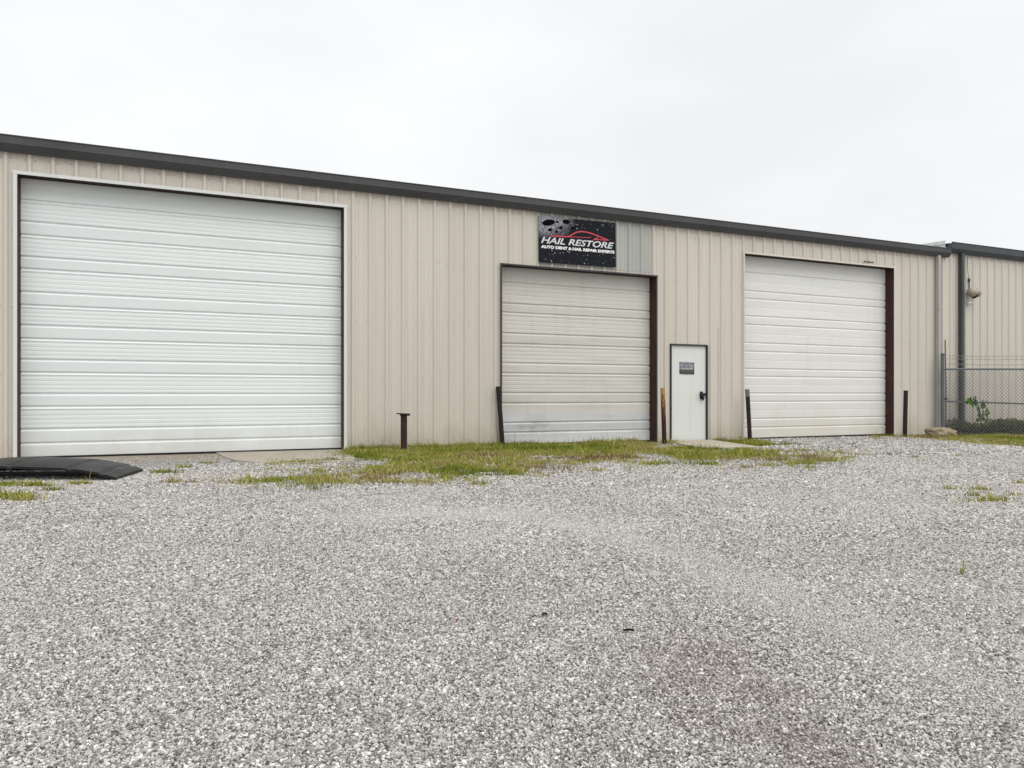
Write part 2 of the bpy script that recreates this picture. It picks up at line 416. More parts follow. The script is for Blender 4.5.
for k in range(7):
    ico = GN.new('GeometryNodeMeshIcoSphere'); ico.inputs['Subdivisions'].default_value = 2
    nz = GN.new('ShaderNodeTexNoise'); nz.noise_dimensions = '4D'
    nz.inputs['Scale'].default_value = .95; nz.inputs['Detail'].default_value = 1.5; nz.inputs['W'].default_value = k*7.3
    sub = GN.new('ShaderNodeVectorMath'); sub.operation = 'SUBTRACT'; sub.inputs[1].default_value = (.5, .5, .5)
    mul = GN.new('ShaderNodeVectorMath'); mul.operation = 'MULTIPLY'; mul.inputs[1].default_value = (2.6, 2.6, 2.6)
    sp = GN.new('GeometryNodeSetPosition')
    GL.new(nz.outputs['Color'], sub.inputs[0]); GL.new(sub.outputs[0], mul.inputs[0])
    GL.new(ico.outputs['Mesh'], sp.inputs['Geometry']); GL.new(mul.outputs[0], sp.inputs['Offset'])
    sm = GN.new('GeometryNodeSetMaterial'); sm.inputs['Material'].default_value = M['stone']
    GL.new(sp.outputs[0], sm.inputs['Geometry']); GL.new(sm.outputs[0], g2i.inputs[0])
iop = GN.new('GeometryNodeInstanceOnPoints'); iop.inputs['Pick Instance'].default_value = True
GL.new(m2p.outputs[0], iop.inputs['Points']); GL.new(g2i.outputs[0], iop.inputs['Instance'])
for nm, sock in (('rot', 'Rotation'), ('scl', 'Scale')):
    na = GN.new('GeometryNodeInputNamedAttribute'); na.data_type = 'FLOAT_VECTOR'; na.inputs['Name'].default_value = nm
    GL.new(na.outputs['Attribute'], iop.inputs[sock])
GL.new(iop.outputs[0], go.inputs[0])
md = st.modifiers.new('scatter', 'NODES'); md.node_group = ng

# ------------------------------------------------------------------ building shell
RIB0, RIBS = -2.406, .3076
def ribbed(mb, u0, u1, zlo, zhi, y=0., holes=(), rib0=RIB0, sp=RIBS, screws=True):
    """box rib wall sheet from u0 to u1 with rectangular openings (ua, ub, za, zb)"""
    prof = []
    k0 = math.floor((u0-rib0)/sp) - 1; k1 = math.ceil((u1-rib0)/sp) + 1
    for k in range(k0, k1+1):
        c = rib0 + k*sp
        lap = .004 if k % 3 == 0 else 0
        prof += [(c-.044, 0), (c-.018, -.034), (c+.018, -.034), (c+.040, -lap), (c+.0405, 0)]
        for q in (.108, .200): prof += [(c+q-.020, 0), (c+q-.010, -.006), (c+q+.010, -.006), (c+q+.020, 0)]
    def yat(u):
        for (a, ya), (b, yb) in zip(prof[:-1], prof[1:]):
            if a <= u <= b: return ya + (yb-ya)*(u-a)/max(b-a, 1e-9)
        return 0
    cuts = [u0, u1] + [h[0] for h in holes] + [h[1] for h in holes]
    P = sorted([p for p in prof if u0 < p[0] < u1] + [(c, yat(c)) for c in set(cuts) if u0 <= c <= u1])
    for (a, ya), (b, yb) in zip(P[:-1], P[1:]):
        if b - a < 1e-6: continue
        mid = (a+b)/2
        zs = [(zlo, zhi)]
        for h in holes:
            if h[0] < mid < h[1]:
                nz = []
                for (p, q) in zs:
                    if h[2] > p: nz.append((p, min(q, h[2])))
                    if h[3] < q: nz.append((max(p, h[3]), q))
                zs = [w for w in nz if w[1] - w[0] > 1e-4]
        for (p, q) in zs:
            mb.face([(a, y+ya, p), (b, y+yb, p), (b, y+yb, q), (a, y+ya, q)])
    if screws:
        for k in range(k0, k1+1):
            for z in (.10, 1.25, 2.28, 3.42, 4.52):
                for du in (-.065, .065):
                    u = rib0 + k*sp + du + random.uniform(-.006, .006); zz = z + random.uniform(-.012, .012)
                    if not (u0+.05 < u < u1-.05) or not zlo+.05 < zz < zhi-.05 or random.random() < .2: continue
                    if any(h[0]-.05 < u < h[1]+.05 and h[2]-.05 < zz < h[3]+.05 for h in holes): continue
                    r = .0075
                    ring = [(u+r*math.cos(t), y-.001, zz+r*math.sin(t)) for t in [i*math.pi/3 for i in range(6)]]
                    top = [(u+(a[0]-u)*.6, y-.008, zz+(a[2]-zz)*.6) for a in ring]
                    mb.face(top, 1)
                    for i in range(6): mb.face([ring[i], ring[(i+1) % 6], top[(i+1) % 6], top[i]], 1)

D1 = (-2.262, 2.662, -1, 4.288); D2 = (5.715, 9.340, -1, 3.492); D3 = (11.755, 16.63, -1, 4.185); PD = (9.725, 10.715, -1, 2.055)
B1 = empty('metal_building')
tag(B1, 'long tan ribbed metal building with three roll up doors and a charcoal gutter', 'building', 'metal buildings')
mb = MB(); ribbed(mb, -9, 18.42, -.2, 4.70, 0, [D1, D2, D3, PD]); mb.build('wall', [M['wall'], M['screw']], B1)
mb = MB()                                                     # ends and back of the shell
for a, b in (((-9, 0), (-9, 14)), ((-9, 14), (18.42, 14)), ((18.42, 14), (18.42, 0))):
    d = Vector((b[0]-a[0], b[1]-a[1])); n = int(d.length/.3)
    for i in range(n):
        p = Vector(a) + d*i/n; q = Vector(a) + d*(i+1)/n; o = Vector((d.y, -d.x)).normalized()*.03
        pp = [p, p+(q-p)*.75, p+(q-p)*.8+o, p+(q-p)*.95+o, q]
        for s, t in zip(pp[:-1], pp[1:]): mb.face([(s.x, s.y, -.16), (t.x, t.y, -.16), (t.x, t.y, 4.74), (s.x, s.y, 4.74)])
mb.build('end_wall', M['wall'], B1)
def roof(parent, u0, u1, ze, depth, y0=-.10):
    mb = MB(); n = int((u1-u0)/.6); ym = depth/2; rise = (ym-y0)/24
    for i in range(n):
        a = u0 + (u1-u0)*i/n; b = u0 + (u1-u0)*(i+1)/n
        for (p, q, hp, hq) in ((a, b-.06, 0, 0), (b-.06, b-.04, 0, .045), (b-.04, b-.02, .045, .045), (b-.02, b, .045, 0)):
            mb.face([(p, y0, ze+hp), (q, y0, ze+hq), (q, ym, ze+rise+hq), (p, ym, ze+rise+hp)])
            mb.face([(p, ym, ze+rise+hp), (q, ym, ze+rise+hq), (q, depth+.1, ze+hq), (p, depth+.1, ze+hp)])
    for u in (u0, u1):
        mb.face([(u, y0, ze), (u, ym, ze+rise), (u, depth+.1, ze)])
    return mb.build('roof', M['roof'], parent)
roof(B1, -9.05, 18.45, 4.775, 14)
def gutter(parent, u0, u1, zb, zt, y=-.036, mat=None):
    """sculpted eave gutter: face leans out, lower half tucks back to the wall"""
    P = [(y, zb), (y-.055, zb), (y-.062, zb+.012), (y-.135, zb+.10), (y-.135, zb+.112), (y-.120, zb+.118), (y-.128, zt-.022), (y-.140, zt-.012), (y-.140, zt), (y-.115, zt), (y-.115, zt-.03), (y, zt-.06)]
    mb = MB()
    for (a, b) in zip(P[:-1], P[1:]): mb.face([(u0, *a), (u1, *a), (u1, *b), (u0, *b)])
    n = len(P)
    for u in (u0, u1): mb.face([(u, *p) for p in P])
    u = u0 + 3.05
    while u < u1 - .5:                                        # slip joints between lengths
        for (a, b) in zip(P[1:8], P[2:9]): mb.face([(u-.03, a[0]-.003, a[1]-.001), (u+.03, a[0]-.003, a[1]-.001), (u+.03, b[0]-.003, b[1]+.001), (u-.03, b[0]-.003, b[1]+.001)])
        u += 3.05
    return mb.build('gutter', mat, parent)
gutter(B1, -9.1, 18.64, 4.600, 4.828, mat=M['gutter'])
# grey replacement sheet above the middle door
mb = MB(); ribbed(mb, 6.49, 9.245, 3.56, 4.60, -.006, screws=False); mb.build('patch_panel', M['patch'], B1)
mb = MB(); mb.box(11.028, 11.036, -.009, -.002, -.05, 2.45); mb.build('panel_seam', M['seam'], B1)
# corner trim and downspout at the right end
mb = MB(); mb.box(18.17, 18.43, -.042, .0, -.15, 4.60); mb.build('corner_trim', M['corner'], B1, bevel=.006)  # grey trim colour paints in the shaded left side of the downspout
mb = MB(); mb.box(18.175, 18.27, -.135, -.045, .02, 4.62)
for z in (1.3, 3.2): mb.box(18.16, 18.285, -.145, -.043, z, z+.03)
mb.build('downspout', M['corner_light'], B1, bevel=.006)

def curtain(parent, u0, u1, ztop, lines, y, mat, name='roll_up_door', label=None, zlo=None, zhi=None, minor=4):
    """steel curtain: deep grooves on the given heights, faint flutes between"""
    zb = gz((u0+u1)/2) + .036 if zlo is None else zlo; zt = ztop if zhi is None else zhi
    P = [(y, zb)]
    L = [l for l in lines if zb + .03 < l < zt - .03]
    edges = [zb] + L + [zt]
    for i in range(len(edges)-1):
        a, b = edges[i], edges[i+1]
        if i: P += [(y+.020, a-.006), (y+.022, a+.004), (y, a+.026)]
        if b - a > .26 and minor:
            for k in range(minor):
                c = a + (b-a)*(k+1)/(minor+1)
                P += [(y, c-.014), (y+.0024, c-.004), (y+.0024, c+.004), (y, c+.020)]
        if i < len(edges)-2: P += [(y-.005, b-.034), (y-.005, b-.030)]
    P += [(y, zt)]
    mb = MB()
    n = 6
    for k in range(n):
        a = u0 + (u1-u0)*k/n; b = u0 + (u1-u0)*(k+1)/n
        for p, q in zip(P[:-1], P[1:]): mb.face([(a, *p), (b, *p), (b, *q), (a, *q)])
    o = mb.build(name, mat, parent, weld=True)
    if label: o['label'] = label
    return o

def door_frame(door, D, jamb_mat, trim_mat, tw, side_mat=None, depth=.20, header=True):
    """jambs, header, bottom seal and face trim round an opening"""
    u0, u1, _, zt = D; z0l = gz(u0) - .03; z0r = gz(u1) - .03
    for (a, b, zz) in ((u0-.012, u0+.010, z0l), (u1-.010, u1+.012, z0r)):
        mb = MB(); mb.box(a, b, -.034, depth+.10, zz, zt); mb.build('jamb', jamb_mat, door)
    mb = MB(); mb.box(u0-.012, u1+.012, -.034, depth+.10, zt, zt+.02); mb.build('header', M['header_shade'], door)
    mb = MB(); mb.box(u0+.012, u1-.012, depth-.012, depth+.02, gz((u0+u1)/2)-.04, gz((u0+u1)/2)+.034); mb.build('bottom_seal', M['black'], door)
    for (a, b, zz) in ((u0-tw, u0+.006, z0l), (u1-.006, u1+tw, z0r)):
        mb = MB(); mb.box(a, b, -.050, -.0355, zz, zt+tw); mb.build('trim', side_mat or trim_mat, door)
    mb = MB(); mb.box(u0-tw-.006, u1+tw+.006, -.053, -.037, zt-.006, zt+tw); mb.build('head_trim', trim_mat, door)

L1 = [.204,.419,.763,.96,1.286,1.482,1.802,2.004,2.31,2.513,2.863,3.048,3.38,3.582,3.908]
L2 = [.201,.395,.573,.779,.982,1.373,1.569,1.951,2.154,2.561,2.739,3.148]
KQ = lambda L: [.943 + (z-.943)*1.0155 for z in L]      # heights read on the wall plane, moved back to the curtain
L3 = [.19,.393,.787,.98,1.367,1.546,1.945,2.142,2.562,2.759,3.158,3.337,3.757]
d1 = curtain(B1, D1[0]+.012, D1[1]-.012, D1[3], KQ(L1), .20, M['door_white'], label='wide white roll up door with white trim at the left')
door_frame(d1, D1, M['primer'], M['white_trim'], .046)
d2 = curtain(B1, D2[0]+.012, D2[1]-.012, D2[3], KQ(L2), .20, M['door_cream'], zlo=.57, label='smaller cream roll up door under the black sign')
bp = curtain(d2, D2[0]+.012, D2[1]-.012,   .57, KQ(L2), .20, M['door_pale'], name='bottom_slats', zlo=-.06, zhi=.57, label='paler bluish bottom slats, stained and scuffed')
door_frame(d2, D2, M['primer_rusty'], M['char'], .024)
d3 = curtain(B1, D3[0]+.012, D3[1]-.012, D3[3], KQ(L3), .215, M['door_ivory'], zlo=-.057, minor=1, label='wide ivory roll up door at the right with yellowish stains')
door_frame(d3, D3, M['primer_rusty'], M['beige_trim'], .036, depth=.215)
mb = MB()                                                     # small dark lettering plate remains on the head trim
for a, w in ((0, .045), (.06, .03), (.10, .05), (.165, .05)): mb.box(15.55+a*1.6, 15.55+a*1.6+w*1.5, -.0425, -.037, 4.250+.006, 4.250+.040)
mb.build('marking', M['black'], d3)
# entry door
pd = MB(); pd.box(9.763, 10.707, .0, .045, -.075, 2.027); PDO = pd.build('entry_door', M['pdoor'], B1, bevel=.004)
PDO.location.x = -.02
PDO['label'] = 'white steel entry door with a small black notice'
mb = MB()
mb.box(9.735, 9.762, -.040, .07, -.10, 2.028); mb.box(10.708, 10.742, -.040, .07, -.10, 2.028); mb.box(9.735, 10.742, -.041, .071, 2.029, 2.060)
mb.build('door_frame', M['char'], PDO)
mb = MB(); mb.box(9.763, 10.707, -.05, .06, -.11, -.077); mb.build('threshold', M['dark_steel'], PDO)
mb = MB()
mb.box(10.545, 10.615, -.022, .002, .86, 1.02)
mb.tube([(10.58, -.017, .95), (10.58, -.072, .95)], .02, 10)
mb.tube([(10.58, -.068, .95), (10.47, -.072, .945)], .013, 8)
mb.tube([(10.60, -.03, .93), (10.605, -.05, .88), (10.585, -.055, .83)], .026, 8)
mb.box(10.635, 10.705, -.030, .002, .93, .985)
mb.build('door_handle', M['black'], PDO, smooth=True)

# second, taller building on the right
B2 = empty('metal_building', (18.56, 0, 0))
tag(B2, 'taller tan metal building behind the chain link fence at the right', 'building', 'metal buildings')
O = 18.56
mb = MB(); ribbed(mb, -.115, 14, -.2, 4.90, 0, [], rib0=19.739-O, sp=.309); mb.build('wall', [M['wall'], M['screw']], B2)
mb = MB()
for i in range(44):
    a = .10; y0 = 0.02 + i*.32
    zt = lambda y: 5.075 + (min(y, 14-y))/24
    for (p, q, s, t) in ((y0, y0+.24, 0, 0), (y0+.24, y0+.26, 0, .02), (y0+.26, y0+.30, .02, .02), (y0+.30, y0+.32, .02, 0)):
        mb.face([(a-s, p, -.2), (a-t, q, -.2), (a-t, q, zt(q)), (a-s, p, zt(p))])
mb.face([(.10, 14.1, -.2), (14, 14.1, -.2), (14, 14.1, 5.03), (.10, 14.1, 5.03)]); mb.face([(14, 14.1, -.2), (14, .02, -.2), (14, .02, 5.03), (14, 14.1, 5.03)])
mb.build('side_wall', M['galv'], B2)
roof(B2, .08, 14.1, 4.98, 14)
gutter(B2, .10, 14.2, 4.735, 5.008, mat=M['slate'])
mb = MB(); mb.box(.515, .625, -.15, -.04, -.05, 4.74)
for z in (.8, 2.6): mb.box(.50, .64, -.155, -.036, z, z+.03)
mb.build('downspout', M['slate'], B2, bevel=.006)

# ------------------------------------------------------------------ banner sign over the middle door
def text_mesh(body, size, width, shear=0., bold=0., depth=.0015):
    cu = bpy.data.curves.new('t', 'FONT'); cu.body = body; cu.size = size; cu.shear = shear; cu.offset = bold; cu.extrude = depth; cu.resolution_u = 3
    o = bpy.data.objects.new('t', cu); COL.objects.link(o)
    dg = bpy.context.evaluated_depsgraph_get(); me = bpy.data.meshes.new_from_object(o.evaluated_get(dg))
    bpy.data.objects.remove(o); bpy.data.curves.remove(cu)
    co = np.empty(len(me.vertices)*3, np.float32); me.vertices.foreach_get('co', co); co = co.reshape(-1, 3)
    k = width/(co[:,0].max()-co[:,0].min()); x = (co[:,0]-co[:,0].min())*k
    out = np.column_stack([x, -co[:,2], co[:,1]])
    me.vertices.foreach_set('co', out.astype(np.float32).ravel()); me.update()
    return me
def text_part(name, me, mat, parent, loc):
    o = bpy.data.objects.new(name, me); me.materials.clear(); me.materials.append(mat); COL.objects.link(o); o.parent = parent; o.location = loc
    return o
SW, SH = 1.79, .925
S = empty('wall_sign', (6.515, -.062, 3.595)); S.rotation_euler = (0, R(-.6), 0)
tag(S, 'black banner sign with white lettering and red car outline above the middle door', 'sign')
def sign_mat():
    m = NT('black_sign_print')
    tc = m.n('ShaderNodeTexCoord').outputs['Object']; s = m.n('ShaderNodeSeparateXYZ'); m.l(tc, s.inputs[0])
    # dented metal picture fading out from the upper left corner
    gx = m.rng(s.outputs[0], .95, .15); gzz = m.rng(s.outputs[2], .40, .85)
    k = m.math('MULTIPLY', gx, gzz)
    n = m.noise(tc, 9, 5, .65); n2 = m.noise(tc, 26, 4, .6)
    tone = m.ramp(n2, [(.3, (.03, .03, .04)), (.5, (.20, .20, .23)), (.75, (.62, .62, .66))])
    c = m.mix(m.rng(m.math('MULTIPLY', k, m.rng(n, .2, .8, .5, 1.7)), .15, .6), (.008, .009, .013), tone)
    sp = m.noise(tc, 60, 2, .5)
    c = m.mix(m.math('MULTIPLY', m.rng(sp, .68, .76), .25), c, (.35, .35, .38))
    return m.out(c, .5, 0, .15)
mb = MB(); mb.box(0, SW, -.004, .012, 0, SH); board = mb
mb = MB()
for (x, z, rx, rz, a) in ((.22,.80,.145,.062,.20),(.62,.85,.085,.045,0),(.50,.72,.05,.03,.3),(.25,.66,.05,.03,.2),(.42,.83,.04,.02,0),(.78,.74,.05,.03,.2),(.40,.63,.04,.02,0)):
    ca, sa = math.cos(a), math.sin(a)
    mb.face([(x + rx*math.cos(t)*ca - rz*math.sin(t)*sa, -.0055, z + rx*math.cos(t)*sa + rz*math.sin(t)*ca) for t in [i*math.pi/10 for i in range(20)]])
md_ = plain('dent_print', (.004, .004, .006), .9); md_.node_tree.nodes['Principled BSDF'].inputs['Specular IOR Level'].default_value = .05
mb.build('dent_shapes', md_, S)
mb = board; rr = random.Random(5)
for i in range(85):
    x = rr.uniform(.05, 1.76); z = rr.choice((rr.uniform(.03, .27), rr.uniform(.55, .92))); r = rr.choice((.004, .005, .006, .009, .012))
    mb.face([(x + r*1.25*math.cos(t), -.0048, z + r*math.sin(t)) for t in [j*math.pi/4 for j in range(8)]], 1)
mb.build('board', [sign_mat(), plain('droplet_print', (.30, .31, .34), .5, 0, .3)], S)
mb = MB()
def stroke(pts, w):
    for a, b in zip(pts[:-1], pts[1:]):
        d = (Vector(b)-Vector(a)).normalized(); nn = Vector((-d.y, d.x))*w/2; e = d*w*.3
        p = [Vector(a)-e+nn, Vector(a)-e-nn, Vector(b)+e-nn, Vector(b)+e+nn]
        mb.face([(q.x, stroke.y, q.y) for q in p]); stroke.y -= .00004
stroke.y = -.0075
T = lambda fx, fy: (fx*SW, SH*(1-fy))
stroke([T(.15,.425), T(.25,.41), T(.37,.405), T(.42,.35), T(.47,.295), T(.53,.265), T(.60,.265), T(.68,.29), T(.76,.33), T(.83,.37), T(.90,.405)], .024)
stroke([T(.90,.405), T(.70,.415), T(.76,.37)], .018)
stroke([T(.37,.405), T(.50,.395), T(.66,.385)], .012)
mb.build('car_outline', M['red_print'], S)
me = text_mesh('HAIL RESTORE', .175, 1.70, .32, .004); text_part('headline', me, plain('headline_print', (.66, .66, .67), .5), S, (.045, -.0085, .385))
me = text_mesh('AUTO DENT & HAIL REPAIR EXPERTS', .075, 1.71, 0, .0045); text_part('tagline', me, M['white_print'], S, (.045, -.0085, .285))

# small notice on the entry door
N_ = empty('door_notice', (9.97, -.0025, 1.395)); tag(N_, 'small dark printed notice stuck on the white entry door', 'sign')
def notice_mat():
    m = NT('notice_print'); tc = m.n('ShaderNodeTexCoord').outputs['Object']; s = m.n('ShaderNodeSeparateXYZ'); m.l(tc, s.inputs[0])
    n = m.noise(tc, 28, 4, .7)
    top = m.ramp(n, [(.38, (.03, .035, .04)), (.5, (.20, .21, .25)), (.68, (.5, .5, .54))])
    return m.out(m.mix(m.rng(s.outputs[2], .10, .13), (.055, .055, .05), top), .4)
mb = MB()
prof = [(0, .012), (.06, .003), (.18, 0), (.40, 0), (.405, .268), (.20, .272), (0, .270)]
mb.face([(x, -.002, z) for x, z in prof]); mb.face([(x, .001, z) for x, z in prof])
for a, b in zip(prof, prof[1:]+prof[:1]): mb.face([(a[0], -.002, a[1]), (b[0], -.002, b[1]), (b[0], .001, b[1]), (a[0], .001, a[1])])
mb.build('sheet', notice_mat(), N_)
me = text_mesh('HAIL RESTORE', .05, .33, .32, .004, .0005); text_part('headline', me, plain('pale_print', (.42, .42, .43), .5), N_, (.035, -.0035, .110))
me = text_mesh('AUTO DENT & HAIL REPAIR EXPERTS', .02, .33, 0, .0, .0005); text_part('tagline', me, plain('grey_print', (.25, .25, .24), .5), N_, (.035, -.0035, .07))

# ------------------------------------------------------------------ security light on the right building
SL = empty('security_light', (19.50, -.03, 3.70)); tag(SL, 'tan twin head security light mounted high on the right building wall', 'light')
mb = MB(); mb.box(-.06, .06, -.09, .0, -.04, .10); mb.build('junction_box', M['tan_fixture'], SL, bevel=.01)
for s in (-1, 1):
    mb = MB(); mb.ellipsoid((s*.085, -.17, .0), (.125, .13, .125)); h = mb.build('lamp_head', M['tan_fixture'], SL, smooth=True)
    mb = MB(); mb.tube([(s*.05, -.10, .06), (s*.075, -.15, .085)], .035, 10); mb.build('knuckle', M['dark_steel'], h, smooth=True)
mb = MB(); mb.tube([(0, -.16, -.06), (0, -.165, -.11), (0, -.165, -.155)], [.10, .085, .03], 12); mb.build('lens', M['black'], SL, smooth=True)
mb = MB(); mb.tube([(-.02, -.04, .10), (-.02, -.04, .32)], .018, 8); mb.tube([(-.02, -.04, .30), (-.02, -.04, .40)], .034, 8); mb.build('conduit', M['dark_steel'], SL)
mb = MB(); mb.tube([(-.02, -.035, .40), (-.06, -.03, .62), (-.05, -.012, 1.02)], .007, 6); mb.build('cable', M['pipe_tan'], SL)
mb = MB(); mb.ellipsoid((-.06, -.07, -.275), (.045, .05, .05)); mb.ellipsoid((.03, -.07, -.255), (.05, .05, .035)); mb.tube([(-.06, -.06, -.29), (-.07, -.04, -.37)], .012, 8); mb.build('sensor', M['white_plastic'], SL, smooth=True)

# ------------------------------------------------------------------ steel posts
GRP = 'steel guard posts along the wall'
def post(label, base, top, r, mat, square=False, hollow=True):
    b = Vector((base[0], base[1], gz(base[0]) - .05)); v = Vector(top) - Vector((base[0], base[1], gz(base[0])))
    mb = MB(); n = 4 if square else 14; rr = r*1.25 if square else r
    path = [(0, 0, 0), tuple(v*.5 + Vector((0, 0, .05))), tuple(v + Vector((0, 0, .05)))]
    if square:                                                # hollow square section, edges to the front
        mb.tube(path, rr, 4, caps=False); t = path[-1]
        mb.tube([path[1], t], rr*.85, 4, caps=False)
        a = len(mb.v)
        for i in range(4):
            o0, o1 = mb.v[8+i], mb.v[8+(i+1) % 4]; q = 12+4
            mb.face([mb.v[8+i], mb.v[8+(i+1) % 4], mb.v[16+(i+1) % 4], mb.v[16+i]])
    else:
        mb.tube(path, r, n, caps=False); t = Vector(path[-1])
        mb.tube([tuple(Vector(path[1])), tuple(t)], r*.86, n, caps=False)
        for i in range(n):
            mb.face([mb.v[2*n+i], mb.v[2*n+(i+1) % n], mb.v[4*n+(i+1) % n], mb.v[4*n+i]])
    o = mb.build('guard_post', mat, smooth=not square); o.location = b
    tag(o, label, 'post', GRP); return o, v
E0 = empty('guard_post', (3.60, -.58, gz(3.6))); tag(E0, 'short dark brown post topped with a flat tilted plate', 'post', GRP)
mb = MB(); mb.box(-.047, .047, -.047, .047, -.05, .655); mb.build('shaft', M['dark_brown_post'], E0, bevel=.006)
mb = MB(); mb.box(-.10, .10, -.09, .09, .0, .022, mat=Matrix.Translation((-.012, 0, .655)) @ Matrix.Rotation(R(3), 4, 'Y'))
mb.box(-.06, .10, -.05, .05, .0, .03, mat=Matrix.Translation((0, 0, .634)))
mb.build('top_plate', M['black_post'], E0)
post('black leaning post at the left edge of the cream middle door', (5.695, -.15), (5.606, -.115, 1.108), .045, M['black_post'])
post('rusty post with a yellow painted top beside the entry door', (9.185, -.545), (9.152, -.53, 1.090), .047, M['yellow_post'])
o, v = post('black leaning post with a worn grey top at the ivory right door', (11.686, -.30), (11.627, -.274, 1.067), .047, M['black_post'])
mb = MB(); mb.tube([tuple(v*.86 + Vector((0, 0, .05))), tuple(v*1.004 + Vector((0, 0, .05)))], .0495, 14, caps=False); mb.build('worn_band', M['grey_cap'], o, smooth=True)
post('upright dark post right of the ivory door, nearest the fence', (16.262, -.63), (16.285, -.64, 1.054), .052, M['black_post'])

# ------------------------------------------------------------------ black vehicle panel on the gravel
C = empty('vehicle_panel', (-.56, -3.22, gz(-.6))); C.rotation_euler = (0, 0, R(158))
tag(C, 'arched black vehicle panel with fold creases lying on the gravel by the left door', 'panel')
Ls, Wd = 2.45, 1.12
def arch(s):                                                  # s 0..1 along the length, nearly flat end first
    keys = [(0, .050), (.015, .065), (.06, .120), (.20, .195), (.45, .232), (.62, .225), (.80, .165), (1, .05)]
    for (a, p), (b, q) in zip(keys[:-1], keys[1:]):
        if a <= s <= b: t = (s-a)/(b-a); return p + (q-p)*t
def panel_pt(s, w):
    z = arch(s)
    crown = 1 - .22*abs(2*w-1)**2.2
    x = s*Ls - .15*(w-.5)*(1-s)
    y = (w-.5)*Wd*(1 - .10*(1-s)**3)
    return (x, y, z*crown + .0)
mb = MB(); NS, NW = 100, 14
creases = (.06, .20, .46)
def zadd(s, w):
    e = sum(max(0, 1-abs(s-c)/.020) for c in creases)
    return -.020*min(1, e)
for lay, off in ((0, 0.), (1, -.028)):
    for i in range(NS):
        for j in range(NW):
            q = []
            for a, b in ((i,j),(i+1,j),(i+1,j+1),(i,j+1)):
                s_, w_ = a/NS, b/NW; p = panel_pt(s_, w_); q.append((p[0], p[1], max(p[2] + zadd(s_, w_) + off, -.004 + .002*lay)))
            mb.face(q, lay)
rim = [(i/NS, 0) for i in range(NS+1)] + [(1, j/NW) for j in range(1, NW+1)] + [(i/NS, 1) for i in range(NS-1, -1, -1)] + [(0, j/NW) for j in range(NW-1, -1, -1)]
for a, b in zip(rim[:-1], rim[1:]):
    p = panel_pt(*a); q = panel_pt(*b); za = zadd(*a); zb = zadd(*b)
    mb.face([(p[0], p[1], p[2]+za), (q[0], q[1], q[2]+zb), (q[0], q[1], max(q[2]+zb-.028, -.006)), (p[0], p[1], max(p[2]+za-.028, -.006))], 0)
def panel_mat():
    m = NT('dusty_black_panel')
    n = m.noise(m.pos((1, 1, 1)), 2.4, 6, .65); n2 = m.noise(m.pos(), 40, 4, .6)
    c = m.mix(m.rng(n, .4, .7), (.008, .0083, .009), (.014, .0145, .0155)); c = m.mix(m.math('MULTIPLY', m.rng(n2, .55, .75), .4), c, (.032, .031, .030))
    return m.out(c, m.rng(n, .3, .7, .38, .58), 0, .28)
mb.build('shell', [panel_mat(), M['black']], C, smooth=True, weld=False)
mb = MB(); mb.box(.20, Ls-.1, -.03, .03, .02, .05, mat=Matrix.Translation((0, .2, .03)))
mb.box(.30, Ls-.2, -.025, .025, .02, .05, mat=Matrix.Translation((0, -.25, .03)))
mb.build('brace', M['black'], C)

# ------------------------------------------------------------------ concrete
def slab(name, poly, z, mat, label, cat='pavement'):
    mb = MB(); n = len(poly)
    dense = []
    for i in range(n):
        a = Vector(poly[i]); b = Vector(poly[(i+1) % n]); k = max(1, int((b-a).length/.12))
        for j in range(k):
            p = a + (b-a)*j/k
            if p.y < -.1: p += Vector((random.uniform(-.018, .018), random.uniform(-.018, .018)))
            dense.append(p)
    mb.face([(p.x, p.y, gz(p.x)+z) for p in dense])
    for p, q in zip(dense, dense[1:]+dense[:1]): mb.face([(p.x, p.y, gz(p.x)+z), (q.x, q.y, gz(q.x)+z), (q.x, q.y, gz(q.x)-.05), (p.x, p.y, gz(p.x)-.05)])
    o = mb.build(name, mat); tag(o, label, cat, kind='structure'); return o
slab('concrete_apron', [(.55,.19),(2.64,.19),(2.64,-.06),(2.80,-.06),(2.36,-2.30),(1.5,-2.32),(1.1,-2.1),(.75,-1.5),(.62,-.7)], .016, M['concrete'], 'worn tan concrete apron before the white left door')
slab('concrete_stoop', [(9.60,-.055),(10.78,-.055),(10.15,-2.35),(8.90,-2.10)], .030, M['stoop'], 'pale tan concrete stoop before the white entry door')
mb = MB(); mb.box(-.28, .28, -.16, .16, -.03, .055); o = mb.build('concrete_block', M['concrete'], bevel=.012); o.location = (11.22, -.24, gz(11.2)); o.rotation_euler = (R(2), 0, R(6))
tag(o, 'flat grey concrete block lying at the wall right of the entry door', 'block')

# tan rock at the fence foot
def rock(name, loc, r, seed, mat, label):
    bm = bmesh.new(); bmesh.ops.create_icosphere(bm, subdivisions=4, radius=1)
    from mathutils import noise as mn
    for v in bm.verts:
        p = v.co.copy(); d = mn.noise(p*1.1 + Vector((seed, 0, 0)))*.35 + mn.noise(p*3 + Vector((0, seed, 0)))*.12 + mn.noise(p*8)*.04
        q = p*(1+d); q.z = min(q.z, .62 + .12*mn.noise(p*2.2))
        v.co = Vector((q.x*r[0], q.y*r[1], q.z*r[2]))
    me = bpy.data.meshes.new(name); bm.to_mesh(me); bm.free(); me.materials.append(mat)
    o = bpy.data.objects.new(name, me); COL.objects.link(o); o.location = loc
    return tag(o, label, 'rock')
o = rock('rock', (17.45, -.72, gz(17)+.10), (.37, .28, .19), 3.1, M['rock'], 'tan flat topped rock lying at the foot of the fence post')

